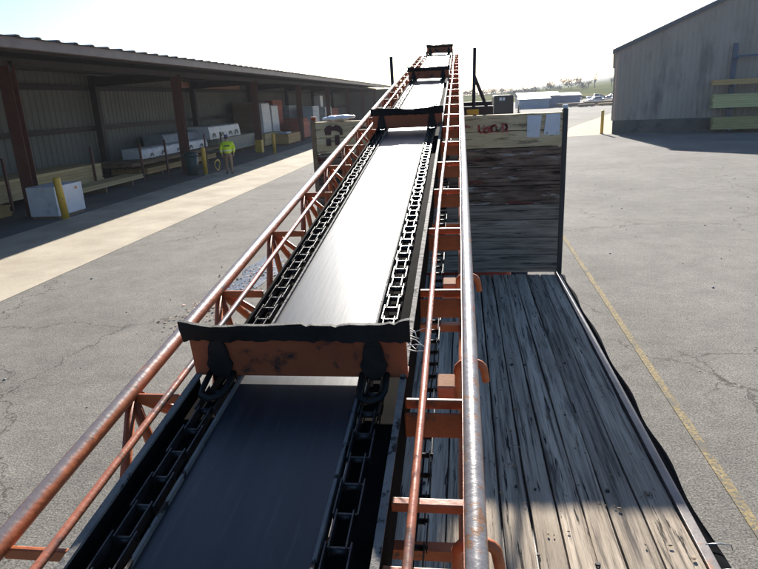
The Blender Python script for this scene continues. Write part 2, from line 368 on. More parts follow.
# ------------------------------------------------------------------ storage shed (left)
POSTY = [17.6+11.3*k for k in range(-2, 8)]
Y0, Y1 = -8.0, 98.0
shed = thing('storage_shed', 'long open-fronted metal shed with dark red posts and beige back wall on the left', 'shed', (-15, 17.6, 0))
b = MB()   # corrugated back wall
yy = Y0
while yy < Y1:
    prof = [(0,0),(.30,0),(.33,.035),(.36,.035),(.39,0)]
    for (a0,d0),(a1,d1) in zip(prof, prof[1:]):
        b.poly([(-18.05+d0,yy+a0,.02),(-18.05+d1,yy+a1,.02),(-18.05+d1,yy+a1,5.0),(-18.05+d0,yy+a0,5.0)])
    yy += .39
b.build('back_wall', PANEL, shed)
b = MB().box(-18.1,-10.5,Y1,Y1+.12,.02,4.6); b.build('end_wall', PANEL, shed)
for z in (2.33, 4.2):
    MB().box(-18.0,-17.78,Y0,Y1,z-.11,z+.11).build('girt', DARKSTEEL, shed)
for y in POSTY:
    b = MB(); b.box(-13.62,-13.22,y-.13,y-.11,.02,4.6); b.box(-13.62,-13.22,y+.11,y+.13,.02,4.6); b.box(-13.43,-13.41,y-.11,y+.11,.02,4.6)
    b.box(-13.72,-13.12,y-.2,y+.2,.012,.03)
    p = b.build('post', REDSTEEL, shed)
    if abs(y-40.2) < .3:
        MB().box(-13.64,-13.19,y-.22,y+.22,.035,.85).build('post_guard', YELLOW, p)
    b = MB(); b.box(-17.78,-17.45,y-.15,y+.15,.02,4.75); b.build('wall_post', DARKSTEEL, shed)
    b = MB(); b.prism([(-17.8,y-.09,4.72),(-13.25,y-.09,4.63),(-13.25,y-.09,4.35),(-17.8,y-.09,4.25)], (0,.18,0)); b.build('rafter', DARKSTEEL, shed)
MB().box(-13.6,-13.25,Y0,Y1,4.5,4.72).build('header_beam', DARKSTEEL, shed)
for x in (-16.6,-15.1,-12.0):
    MB().box(x-.06,x+.06,Y0,Y1,4.72,4.8).build('purlin', DARKSTEEL, shed)
b = MB(); b.box(-10.50,-10.44,Y0,Y1,4.60,4.84); b.box(-10.62,-10.502,Y0,Y1,4.60,4.63); b.build('fascia', FASCIA, shed)
b = MB()   # ribbed roof
yy = Y0
while yy < Y1:
    prof = [(0,0),(.55,0),(.60,.045),(.72,.045),(.77,0)]
    for (a0,d0),(a1,d1) in zip(prof, prof[1:]):
        b.poly([(-10.36,yy+a0,4.85+d0),(-10.36,yy+a1,4.85+d1),(-18.4,yy+a1,5.02+d1),(-18.4,yy+a0,5.02+d0)])
    yy += .77
b.build('roof', ROOFM, shed)
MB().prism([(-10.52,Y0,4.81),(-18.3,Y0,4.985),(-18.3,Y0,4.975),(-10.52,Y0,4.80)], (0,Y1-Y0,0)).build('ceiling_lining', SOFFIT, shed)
# brown header panel high on the wall in the third bay
MB().box(-17.76,-17.70,38.5,49.5,4.33,4.72).build('header_panel', mat('header_brown', (.4,.2,.13), (.48,.25,.17), 1, .7), shed)

# lumber helpers ---------------------------------------------------------------
def boards(bm, x0,x1,y0,y1,z0,z1,nx,nz,along='y',jit=.06,gap=.006):
    dx, dz = (x1-x0)/nx if along == 'y' else (y1-y0)/nx, (z1-z0)/nz
    for i in range(nx):
        for k in range(nz):
            j0, j1 = random.uniform(-jit,jit), random.uniform(-jit,jit)
            if along == 'y': bm.box(x0+i*dx+gap, x0+(i+1)*dx-gap, y0+j0, y1+j1, z0+k*dz+gap, z0+(k+1)*dz-gap/2)
            else: bm.box(x0+j0, x1+j1, y0+i*dx+gap, y0+(i+1)*dx-gap, z0+k*dz+gap, z0+(k+1)*dz-gap/2)
def lumber_pack(label, x0,x1,y0,y1,z0,z1,m,nx,nz,group=None,base=None,along='y',nb=3,name='lumber_pack'):
    t = thing(name, label, 'lumber', ((x0+x1)/2,(y0+y1)/2,z0 if base is None else base), group=group)
    b = MB(); boards(b,x0,x1,y0,y1,z0,z1,nx,nz,along); b.build('boards', m, t)
    if base is not None and z0-base > .03:
        for k in range(nb):
            u = (k+.5)/nb
            if along == 'y': b = MB().box(x0-.03,x1+.03,y0+(y1-y0)*u-.05,y0+(y1-y0)*u+.05,base,z0-.002)
            else: b = MB().box(x0+(x1-x0)*u-.05,x0+(x1-x0)*u+.05,y0-.03,y1+.03,base,z0-.002)
            b.build('bunk', BROWNLUM, t)
    return t
def arch_mark(bm, x, y, z, s):
    """dark printed mark: arch on two short feet, lying just proud of the wrap's +X face"""
    n = 10
    out = [(x, y+s*math.cos(math.pi*k/n), z+.9*s*math.sin(math.pi*k/n)) for k in range(n+1)]
    inn = [(x, y+.45*s*math.cos(math.pi*k/n), z+.4*s*math.sin(math.pi*k/n)) for k in range(n, -1, -1)]
    bm.prism(out+inn, (.004,0,0))
def wrapped_pack(label, x0,x1,y0,y1,z0,z1,marks=0,group=None,lean=0,m=None,name='wrapped_pack',base=None):
    t = thing(name, label, 'wrapped lumber', ((x0+x1)/2,(y0+y1)/2,z0 if base is None else base), group=group)
    b = MB()
    ny, nzr = 22, 5
    rng = random.Random(int(y0*10))
    # lumpy box, slightly rounded
    prof = [(x0,z0),(x1,z0),(x1+.01,z0+(z1-z0)*.5),(x1-.03,z1-.06),(x1-.1,z1),((x0+x1)/2,z1+.02),(x0+.05,z1)]
    rings = []
    for j in range(ny+1):
        y = y0+(y1-y0)*j/ny
        rings.append([b.bm.verts.new((px+lean*(pz-z0)+rng.uniform(-.015,.005), y, pz+rng.uniform(-.012,.012))) for px,pz in prof])
    for a, c in zip(rings, rings[1:]):
        for k in range(len(prof)): b.bm.faces.new((a[k], a[(k+1)%len(prof)], c[(k+1)%len(prof)], c[k]))
    b.bm.faces.new(rings[0]); b.bm.faces.new(rings[-1][::-1])
    wp = b.build('wrap', m or WRAP, t)
    if marks:
        b = MB()
        for k in range(marks):
            yk = y0+(y1-y0)*(k+.6)/(marks+.2)+rng.uniform(-.2,.2); arch_mark(b, x1+.014+lean*.22*(z1-z0), yk, z0+(z1-z0)*.12, min(.34,(z1-z0)*.5)*rng.uniform(.75,1.1))
        b.build('printed_mark', DKGREEN, wp)
    if base is not None and z0-base > .03:
        for u in (.15,.5,.85):
            MB().box(x0,x1,y0+(y1-y0)*u-.06,y0+(y1-y0)*u+.06,base,z0-.004).build('bunk', BROWNLUM, t)
    return t
def rack(label, x0,x1,y0,y1,h,zarm,n,group='steel lumber racks in the shed'):
    t = thing('lumber_rack', label, 'rack', ((x0+x1)/2,(y0+y1)/2,.01), group=group)
    for k in range(n):
        y = y0+(y1-y0)*k/(n-1)
        b = MB().box(x1-.04,x1+.04,y-.04,y+.04,.012,h); b.build('upright', REDSTEEL, t)
        b = MB().box(x0,x1-.04,y-.035,y+.035,zarm-.08,zarm-.005); b.build('arm', REDSTEEL, t)
        b = MB().box(x0,x0+.08,y-.04,y+.04,.012,zarm-.08); b.build('rear_leg', REDSTEEL, t)
    return t

# bay 1
rack('rusty rack with two tall stakes along the nearest pale lumber', -16.9,-14.98,18.6,23.6,1.75,.28,2)
lumber_pack('long pack of pale yellow lumber on the nearest rack by the back wall', -16.7,-15.12,13.5,24.4,.30,1.02,LUMBER,9,6)
lumber_pack('low pack of pale boards ending past the nearest yellow lumber', -14.85,-13.95,19.5,25.6,.22,.40,LUMBER,7,3,base=.012)
lumber_pack('pack of tan boards on the floor behind the big white box', -14.7,-13.75,9.5,17.0,.14,.48,LUMBER2,7,5,base=.012)
wrapped_pack('long blue-grey wrapped pack behind the first shed post', -16.3,-15.1,8.0,13.2,.14,.85,0,m=GREYWRAP,base=.012)
b = MB(); b.tube([(-14.6+.02*math.sin(k*.3), 16.9+.26*math.cos(k*math.pi/12), .78+.26*math.sin(k*math.pi/12)) for k in range(25)], .03, 8, cap=False)
tag(b.build('hose_coil', BLACK), 'black hose coil standing behind the first shed post', 'hose')
t = thing('appliance_box', 'large white carton box standing on the slab behind the first bollard', 'box', (-12.7,17.7,.01))
bx = MB().box(-13.14,-12.2,17.0,18.4,.08,.97).build('carton', WRAP, t, bevel=.015)
MB().box(-12.198,-12.194,18.0,18.12,.78,.86).build('label_sticker', mat('orange_label', (.6,.2,.06), (.65,.25,.08), 4, .5), bx)
MB().box(-13.1,-12.24,17.05,18.35,.012,.079).build('skid', BROWNLUM, t)
# bay 2
rack('low rusty rack carrying brown boards and a white wrapped pack', -17.0,-14.6,26.8,36.6,1.62,.62,5)
lumber_pack('brown boards lying across the second rack under white wrap', -16.9,-14.72,26.2,37.2,.63,.80,BROWNLUM,12,2)
wrapped_pack('white wrapped pack with a row of small green marks on the second rack', -16.3,-15.3,28.2,36.2,.81,1.28,5,lean=-.10)
lumber_pack('tan boards on the floor below the second rack', -16.6,-14.75,27.5,36.0,.16,.42,LUMBER2,9,3,base=.012)
# bay 3
lumber_pack('tall cream lumber pack with brown end in front of the person', -17.2,-15.2,38.3,45.2,.26,1.12,mat('cream_lumber', (.4,.36,.28), (.5,.46,.37), 2, .75, .1, stretch=(6,.5,6), island=.12),9,7,base=.012)
wrapped_pack('white wrapped pack with large dark arch marks on the cream lumber', -17.1,-15.5,37.2,42.6,1.14,1.92,4,lean=-.08)
wrapped_pack('sagging grey plastic sheet covering stock beside the third wall post', -17.3,-16.0,32.5,37.0,.9,1.75,0,m=GREYWRAP,lean=-.3,base=.012)
t = thing('sheet_stack', 'tall brown stack of sheet goods standing against the shed wall', 'sheet goods', (-16.6,48,0.01))
b = MB()
for k in range(14): b.box(-17.4+.02*random.random(),-15.75+.03*random.random(),46.6,49.4,.12+k*.228,.12+(k+1)*.228-.012)
b.build('sheets', PLYWOOD, t); MB().box(-17.3,-15.9,46.7,49.3,.012,.11).build('pallet', BROWNLUM, t)
for i,(xa,xb,ya,yb,z1,lb) in enumerate(((-15.68,-15.2,47.0,49.0,3.2,'tall white wrapped bundle next to the brown sheet stack'),(-15.9,-15.3,49.8,51.6,3.0,'tall white bundle seen just past the third shed post'))):
    wrapped_pack(lb, xa,xb,ya,yb,.12,z1,0,name='white_bundle',base=.012)
def stack(name,label,cat,x0,x1,y0,y1,z1,m,n,group=None):
    t = thing(name, label, cat, ((x0+x1)/2,(y0+y1)/2,.01), group=group)
    b = MB(); h = (z1-.13)/n
    for k in range(n):
        j = random.uniform(-.03,.03); b.box(x0+j,x1+j,y0-j,y1-j,.13+k*h,.13+(k+1)*h-.012)
    b.build('units', m, t)
    b = MB()
    for u in (.1,.5,.9): b.box(x0,x1,y0+(y1-y0)*u-.06,y0+(y1-y0)*u+.06,.012,.128)
    b.build('pallet', BROWNLUM, t)
    return t
G = 'stacked building materials in the shed'
stack('panel_stack','tallest red panel stack behind the third shed post','stack',-17.2,-15.9,52.2,55.0,3.4,BRICKRED,8,G)
stack('panel_stack','lower red panel stack below the grey upright stack','stack',-16.4,-14.6,55.8,58.6,1.75,BRICKRED,5,G)
stack('panel_stack','wide low red stack to the right of the tan box pile','stack',-14.6,-13.9,52.6,56.5,1.5,BRICKRED,4,G)
stack('panel_stack','grey upright stack standing behind the low red stacks','stack',-17.3,-16.4,58.9,61.6,2.9,GREYWRAP,4,G)
stack('panel_stack','red panel stack deep in the far end of the shed','stack',-17.0,-15.6,75.0,79.0,2.3,BRICKRED,6,G)
stack('wrapped_stack','pale blue wrapped stack beside the fourth shed post','stack',-15.6,-14.4,60.2,62.8,2.75,mat('pale_blue_wrap',(.38,.46,.56),(.48,.56,.65),2,.45,.2),5,G)
stack('wrapped_stack','white wrapped stack topped by a taller white carton','stack',-15.8,-14.4,65.8,69.0,2.55,WRAP,5,G)
t = thing('carton_tower','white carton balanced on the tall wrapped stack','carton',(-15.2,66.5,2.56)); MB().box(-15.6,-14.9,66.0,67.2,2.56,3.7).build('carton', WRAP, t, bevel=.02)
t = stack('crate_pile','tan box pile with a pale tray on top near the right bollard','crate',-14.3,-13.2,46.6,50.2,.85,LUMBER2,3)
t2 = thing('plastic_tray','pale blue tray lying on the tan box pile','tray',(-13.8,47.5,.86)); MB().box(-14.1,-13.4,47.0,48.2,.85,.98).build('tray_body', mat('tray_blue',(.3,.42,.55),(.36,.48,.6),3,.5), t2, bevel=.02)
lumber_pack('cream block pile between the third shed post and right bollard', -15.1,-14.4,44.6,49.0,.16,1.0,LUMBER,4,5,base=.012)

# bin, bollards ---------------------------------------------------------------
t = thing('trash_can','dark green trash can beside the second shed post','trash can',(-12.75,28.0,.01))
b = MB().tube([(-12.75,28.0,.012),(-12.75,28.0,.9)],[.27,.33],20); body = b.build('bin_body', TRASHG, t)
MB().tube([(-12.75,28.0,.9),(-12.75,28.0,.96),(-12.75,28.0,1.06),(-12.75,28.0,1.1)],[.36,.36,.27,.08],20).build('lid', TRASHG, t)
def bollard(loc, label, lean=0, h=1.28):
    t = thing('bollard', label, 'bollard', loc, (lean*.3,lean,0), group='yellow steel bollards')
    MB().tube([(0,0,0),(0,0,h-.06),(0,0,h-.02),(0,0,h)],[.105,.105,.085,.03],18).build('pipe', YELLOW, t, local=True)
    MB().tube([(0,0,0.001),(0,0,.03)],[.16,.12],18).build('footing', CONCRETE, t, local=True)
    return t
bollard((-11.85,16.81,.008),'leaning yellow bollard in front of the big white box',R(-4))
bollard((-12.06,27.88,.01),'yellow bollard right beside the dark green trash can')
bollard((-11.98,38.8,.008),'yellow bollard to the right of the guarded shed post')
bollard((9.72,46.3,.008),'yellow bollard at the corner of the tan metal building',0,1.62)
b = MB(); b.tube([(-11.85+.03*math.sin(k), 28.9+.3*math.cos(k*.52), .32+.25*math.sin(k*.52)+.002*k) for k in range(30)], .025, 6, cap=False)
tag(b.build('yellow_hose', YELLOW), 'looped yellow hose hanging by the bollard at the trash can', 'hose')

# ------------------------------------------------------------------ right building
GA = R(12.5)
gb = thing('metal_building', 'tan metal building with pitched gable end and dark stained base on the right', 'building', (10.33,45.85,0), (0,0,-GA))
GW, GH, KS, DEP = 26., 5.52, .425, 42.
def rz(x): return GH + KS*min(x, GW-x)
def ribbed(bm, n, pitch, fn_bot, fn_top, at):
    for i in range(n):
        prof = [(0,0),(pitch*.6,0),(pitch*.7,.03),(pitch*.9,.03),(pitch,0)]
        for (a0,d0),(a1,d1) in zip(prof, prof[1:]):
            p, q = i*pitch+a0, i*pitch+a1
            bm.poly([at(p,d0,fn_bot(p)),at(q,d1,fn_bot(q)),at(q,d1,fn_top(q)),at(p,d0,fn_top(p))])
b = MB(); ribbed(b, 85, GW/85, lambda x: .92, rz, lambda a,d,z: (a,-d,z)); b.build('gable_wall', TANWALL, gb, local=True)
b = MB(); ribbed(b, 130, DEP/130, lambda x: .92, lambda x: GH, lambda a,d,z: (-d,a,z)); b.build('side_wall', TANWALL, gb, local=True)
MB().box(-.02,GW,.02,DEP,-.05,.915).build('base_course', STAINBASE, gb, local=True)
b = MB()
b.prism([(-.25,-.12,GH-.06),(GW/2,-.12,rz(GW/2)+.02),(GW/2,-.12,rz(GW/2)+.1),(-.25,-.12,GH+.02)], (0,DEP,0))
b.prism([(GW+.25,-.12,GH-.06),(GW+.25,-.12,GH+.02),(GW/2+.01,-.12,rz(GW/2)+.1),(GW/2+.01,-.12,rz(GW/2)+.02)], (0,DEP,0))
b.build('roof', ROOFM, gb, local=True)
b = MB(); b.prism([(-.28,-.18,GH-.24),(GW/2,-.18,rz(GW/2)-.16),(GW/2,-.18,rz(GW/2)+.12),(-.28,-.18,GH+.04)], (0,.055,0)); b.build('rake_trim', BLUETRIM, gb, local=True)
MB().box(-.12,.0,-.06,-.035,.92,GH-.26).build('corner_trim', TANWALL, gb, local=True)
# rack with lumber against the gable
def glob(x, y, z): return tuple(WORLD[gb.name] @ Vector((x, y, z)))
rk = thing('cantilever_rack', 'tall blue-grey cantilever rack standing against the tan metal building', 'rack', glob(8,-.8,0), (0,0,-GA))
RKM = mat('rack_blue', (.05,.075,.12), (.07,.1,.15), 3, .5, .05)
for i, x in enumerate((-1.0, 2.2, 5.4)):
    b = MB().box(x-.13,x+.13,.25,.5,.012,5.45); up = b.build('upright', RKM, rk, local=True)
    for z in (.22,1.55,2.95,4.55):
        MB().box(x-.06,x+.06,-.75,.25,z-.12,z).build('arm', RKM, up, local=True)
MB().box(-1.0,5.4,.3,.42,4.6,4.72).build('brace', RKM, rk, local=True)
def gpack(label, x0,x1,y0,y1,z0,z1,m,nx,nz):
    t = thing('lumber_pack', label, 'lumber', glob((x0+x1)/2,-.8,z0), (0,0,-GA), 'lumber stored on the cantilever rack')
    w_ = x1-x0; b = MB(); boards(b,-w_/2,w_/2,y0,y1,0.002,z1-z0,nx,nz,'x'); b.build('boards', m, t, local=True); return t
gpack('thin yellow-brown boards high on the cantilever rack',5.75,14.5,-.7,.2,2.952,3.28,LUMBER2,6,2)
gpack('pale green lumber on the middle arms of the cantilever rack',5.9,14.5,-.7,.2,1.56,2.4,GREENLUM,6,6)
gpack('olive lumber on the lowest arms of the cantilever rack',6.0,14.5,-.7,.2,.222,1.0,OLIVELUM,6,5)

# ------------------------------------------------------------------ truck with wooden bed
BZ, BX0, BX1, HY = 1.30, -1.49, .955, 6.12
truck = thing('flatbed_truck', 'old flatbed truck with weathered grey plank bed and flaked painted headboard', 'truck', (-.27, 2, 0))
b = MB(); x = BX0; rng = random.Random(11)
while x < BX1-.06:
    wd = rng.uniform(.105,.145); x2 = min(BX1-.045, x+wd)
    if BX1-.045-x2 < .07: x2 = BX1-.045
    zt = BZ + rng.uniform(-.006,.004)
    # plank with slightly cupped, worn top, subdivided along its length
    n = 40; prof = [(0,-.05),(0,-.006),(.12,.0),(.5,-.003),(.88,.0),(1,-.007),(1,-.05)]
    rings = []; g0, g1 = x+rng.uniform(.001,.004), x2-rng.uniform(.001,.004)
    for j in range(n+1):
        y = -2.2+(HY-.05+2.2)*j/n
        w_ = .0025*math.sin(y*1.7+x*40); e0, e1 = rng.uniform(0,.004)+w_, rng.uniform(0,.005)-w_
        rings.append([b.bm.verts.new(((g0+e0)+(g1-e1-g0-e0)*u, y, zt+dz+(rng.uniform(-.003,.001) if dz > -.04 else 0))) for u, dz in prof])
    for a, c in zip(rings, rings[1:]):
        for k in range(len(prof)-1): b.bm.faces.new((a[k], c[k], c[k+1], a[k+1]))
    b.bm.faces.new(rings[0]); b.bm.faces.new(rings[-1][::-1])
    x = x2
deck = b.build('deck', DECK, truck)
MB().box(BX0,BX1-.05,-2.2,HY+.02,BZ-.075,BZ-.056).build('deck_light_block', BLACK, deck)  # dark sheet added under the planks to block light through the gaps
for k in range(34):   # nail heads and bolt recesses
    px, py = rng.uniform(BX0+.1,BX1-.1), rng.choice((.4,1.1,1.8,2.05,2.5,3.2,3.9,4.6,5.3))+rng.uniform(-.04,.04)
    MB().cyl(px, py, BZ-.004, BZ+.0035, rng.choice((.006,.007,.010)), 8).build('bolt', GREASE, deck)
b = MB()
for k in range(170):
    px = rng.uniform(.0,BX1-.08); py = rng.uniform(1.7,5.9); s_ = rng.uniform(.002,.006)
    bmesh.ops.create_icosphere(b.bm, subdivisions=1, radius=s_, matrix=Matrix.Translation((px,py,BZ+.003)) @ Matrix.Diagonal((rng.uniform(.7,2.2), rng.uniform(.7,2.5), .6, 1)))
tag(b.build('wood_debris', BROWNLUM), 'wood splinters and grit lying on the plank bed', 'debris', kind='stuff')
RAILM = mat('edge_rail_steel', (.10,.085,.08), (.16,.14,.135), 6, .5, .1, metal=.3, spots=((.2,.1,.06), 12, .6, .06))
for xa, xb in ((BX1-.043, BX1), (BX0-.05, BX0-.004)):
    MB().box(xa,xb,-2.2,HY+.05,BZ-.14,BZ+.003).build('edge_rail', RAILM, truck, bevel=.003)
# sagging black tarp edge along the right side
b = MB(); nn_ = 90
def hem(u, v):
    y = -2.2 + 8.3*u; wv = .5+.5*math.sin(y*7.3+.8*math.sin(y*2.1)); w0 = .038+.03*wv
    return Vector((BX1+.004+w0*min(1.,1.25*v**.5), y, BZ-.012-.03*v-.32*max(0,v-.35)**1.3))
b.grid(nn_, 8, hem); tp = b.build('side_tarp', mat('matt_black_tarp', (.005,.005,.006), (.009,.009,.01), 8, 1, 0, spec=.03), truck)
sm = tp.modifiers.new('solid','SOLIDIFY'); sm.thickness = .006
for y in (2.03,2.17):
    b = MB().tube([(BX1-.01,y,BZ+.002),(BX1+.05,y+.01,BZ+.0),(BX1+.10,y+.03,BZ-.02),(BX1+.118,y+.05,BZ-.06)], .0025, 6); b.build('tie_wire', RIMM, truck)
# headboard
b = MB(); z = BZ+.004; zs = [z]
for h_ in (.215,.19,.2,.165,.2,.165): zs.append(zs[-1]+h_)
hb = bpy.data.objects.new('headboard', None)
top = 2.865
def hboards(z0,z1,cuts,m,name,parent,th=.045):
    b = MB(); rng = random.Random(int(z0*100))
    zz = [z0+(z1-z0)*c for c in cuts]
    for i in range(len(zz)-1):
        segs = 3; n = 24
        xa, xb = BX0+.03, BX1-.03
        f = [];
        for j in range(n+1):
            xx = xa+(xb-xa)*j/n; e = rng.uniform(-.002,.003)
            f.append([(xx,HY+rng.uniform(-.003,.003),zz[i]+.002+e),(xx,HY+rng.uniform(-.003,.003),zz[i+1]-.003+rng.uniform(-.005,.001)),(xx,HY+th,zz[i+1]-.001),(xx,HY+th,zz[i]+.001)])
        rings = [[b.bm.verts.new(p) for p in r_] for r_ in f]
        for a, c in zip(rings, rings[1:]):
            for k in range(4): b.bm.faces.new((a[k],a[(k+1)%4],c[(k+1)%4],c[k]))
        b.bm.faces.new(rings[0]); b.bm.faces.new(rings[-1][::-1])
    return b.build(name, m, parent)
hbd = hboards(BZ+.005, 2.0, (0,.27,.52,.78,1), GREYBOARD, 'headboard', truck)
MB().box(BX0+.06,BX1-.06,HY+.0455,HY+.06,BZ+.03,top-.04).build('gap_light_seal', BOARD, hbd)  # added behind the boards so no sunlight shows through their gaps
hboards(2.0, 2.55, (0,.34,.68,1), BOARD, 'painted_boards', hbd)
crm = hboards(2.552, top, (0,.5,1), CREAM, 'cream_boards', hbd)
# marks on the cream boards: all lie just proud of the boards' rear face
def ypatch(pts, m, name, parent, y=HY-.0055, th=.003):
    b = MB(); b.prism([(px,y,pz) for px,pz in pts], (0,th,0)); return b.build(name, m, parent)
ypatch([(.60,2.645),(.67,2.64),(.715,2.64),(.735,2.84),(.60,2.845)], GREYPATCH, 'metal_patch', crm)
ypatch([(.755,2.66),(.90,2.655),(.905,2.85),(.775,2.85)], GREYPATCH, 'metal_patch', crm)
def curve_strip(bm, pts, wd, y=HY-.0085):
    for (xa,za),(xb,zb) in zip(pts, pts[1:]):
        d = Vector((xb-xa,0,zb-za)); L_ = d.length
        if L_ < 1e-6: continue
        d /= L_; n = Vector((-d.z,0,d.x))*wd/2; a = Vector((xa,y,za))-d*wd*.2; c = Vector((xb,y,zb))+d*wd*.2
        bm.prism([a-n, c-n, c+n, a+n], (0,.003,0))
b = MB()   # what is left of the red hand-painted lettering
def arc(cx_,cz_,r_,a0,a1,n=8,sx=1): return [(cx_+sx*r_*math.cos(R(a0+(a1-a0)*k/n)), cz_+r_*math.sin(R(a0+(a1-a0)*k/n))) for k in range(n+1)]
yq = HY-.0085
for i, s in enumerate(([(.15,2.77),(.152,2.715),(.175,2.70)], [(.20,2.765),(.198,2.705),(.225,2.70),(.23,2.755)], [(.255,2.76),(.25,2.70)], arc(.295,2.735,.03,60,250), arc(.335,2.73,.024,120,400), [(.372,2.775),(.374,2.70)], arc(.385,2.745,.028,80,-70), [(.41,2.71),(.42,2.70)])):
    curve_strip(b, s, .02, yq-.00035*i)
b.build('red_lettering', RED_LETTER, crm); b = MB()
curve_strip(b, [(-.05,2.75),(.02,2.765),(.09,2.755)], .02, yq-.004)
b.build('red_stroke', RED_LETTER, crm)
b = MB()   # dark emblem on the left of the cream boards
yq = HY-.0085
b.prism([(px,yq,pz) for px,pz in [(-1.355,2.735),(-1.365,2.79),(-1.335,2.82),(-1.305,2.83),(-1.275,2.815),(-1.245,2.83),(-1.205,2.82),(-1.18,2.785),(-1.175,2.735),(-1.205,2.73),(-1.215,2.765),(-1.24,2.775),(-1.29,2.775),(-1.30,2.735)]], (0,.003,0))
b.prism([(-1.35,yq,2.63),(-1.30,yq,2.63),(-1.30,yq,2.70),(-1.35,yq,2.70)], (0,.003,0))
b.prism([(-1.26,yq,2.635),(-1.215,yq,2.635),(-1.215,yq,2.735),(-1.262,yq,2.73)], (0,.003,0))
b.build('dark_emblem', EMBLEM, crm)
for xs_, cap_m, zt in ((BX1-.026, GREYPATCH, 2.91), (BX0-.006, ORANGE, 2.90)):
    b = MB().box(xs_,xs_+.045,HY-.006,HY+.09,BZ-.15,zt-.02); st = b.build('stake', BLACK if cap_m is GREYPATCH else BROWNLUM, truck, bevel=.004)
    MB().cyl(xs_+.022, HY+.04, zt-.0195, zt+.015, .026, 10).build('stake_cap', cap_m, st)
# chassis and wheels
b = MB(); b.box(-.75,-.60,-2.0,9.5,.75,1.0); b.box(.07,.22,-2.0,9.5,.75,1.0)
for y in (-1.5,0,1.5,3,4.5,5.9): b.box(BX0+.02,BX1-.06,y-.05,y+.05,1.02,1.24)
b.build('chassis', BLACK, truck)
def wheel(parent, x, y, r, wd):
    t_ = MB().tube([(x-wd/2,y,r),(x-wd/2+.03,y,r),(x+wd/2-.03,y,r),(x+wd/2,y,r)],[r*.9,r,r,r*.9],24).build('wheel', TYRE, parent)
    MB().tube([(x-wd/2-.006,y,r),(x+wd/2+.006,y,r)],[r*.55,r*.55],16).build('rim', RIMM, t_)
for x in (-1.15,.62): wheel(truck, x, .8, .48, .5)
for x in (-1.2,.67): wheel(truck, x, 7.9, .48, .27)
# low cab front beyond the headboard, hidden by it
b = MB(); b.prism([(BX0+.45,6.45,1.0),(BX0+.45,9.6,1.0),(BX0+.45,9.6,1.55),(BX0+.45,8.2,1.65),(BX0+.45,7.7,2.35),(BX0+.45,6.45,2.4)], (BX1-BX0-.9,0,0))
b.build('cab', mat('cab_paint', (.3,.06,.05), (.36,.08,.06), 2, .4), truck, bevel=.05)
# steel loading frame with two posts above the cab
fr = MB(); PX1, PX0, FY = .115, -.705, 6.42
rackp = MB().tube([(PX1-.03,FY,1.9),(PX1-.01,FY,2.95),(PX1+.0,FY,3.49)], .0165, 8).build('frame_post', DARKSTEEL, truck)
MB().tube([(PX0+.03,FY,1.9),(PX0+.01,FY,2.95),(PX0-.0,FY,3.45)], .0165, 8).build('frame_post', DARKSTEEL, truck)
MB().tube([(PX1-.005,FY+.0,3.23),(PX1+.10,FY+.12,2.98),(PX1+.15,FY+.15,2.86),(PX1+.15,FY+.15,2.3)], .017, 8).build('frame_brace', DARKSTEEL, truck)
MB().tube([(PX0+.005,FY,3.12),(PX0-.09,FY+.12,2.9),(PX0-.12,FY+.15,2.3)], .014, 8).build('frame_brace', DARKSTEEL, truck)
b = MB().box(-.80,PX1+.17,FY+.03,FY+.09,2.945,2.985); b.build('frame_beam', DARKSTEEL, truck)
MB().box(.0,PX1+.18,FY-.03,FY+.025,2.80,2.94).build('frame_box', DARKSTEEL, truck)
MB().box(.035,PX1+.04,FY-.036,FY-.031,2.865,2.915).build('warning_plate', YELLOW, truck)
# white bundled tarp lying on the headboard
t = thing('folded_tarp', 'bundle of white plastic tarp lying on top of the headboard', 'tarp', (-1.21,HY+.03,top))
b = MB()
def tarp(u, v):
    a = u*2*math.pi; x_ = -1.375+.33*v; e = math.sin(math.pi*min(1,max(0,.03+v*.97)))**.4
    r_ = (.05+.007*math.sin(17*v+a*2)+.004*math.sin(41*v+a*3))*e
    return Vector((x_, HY+.03+1.6*r_*math.cos(a), top+.026+.5*r_*math.sin(a)+.012*v))
b.grid(14, 22, tarp); b.build('tarp_roll', TARPW, t, smooth=True)

# ------------------------------------------------------------------ conveyor (drag-chain elevator) lying over the truck
A = R(6.957); HC = .65; YAW = .006
N_ = Vector((0,-math.sin(A),math.cos(A)))
cv = thing('drag_conveyor', 'long orange truss conveyor with chains and rubber-edged flights lying over the truck', 'conveyor', tuple(Vector((0,0,H))-HC*N_), (A,0,YAW))
CC = -.314; U0, U1 = -1.2, 11.15
def cb(): return MB()
def cbuild(b, name, m, parent=cv, bevel=0, smooth=False): return b.build(name, m, parent, bevel, local=True, smooth=smooth)
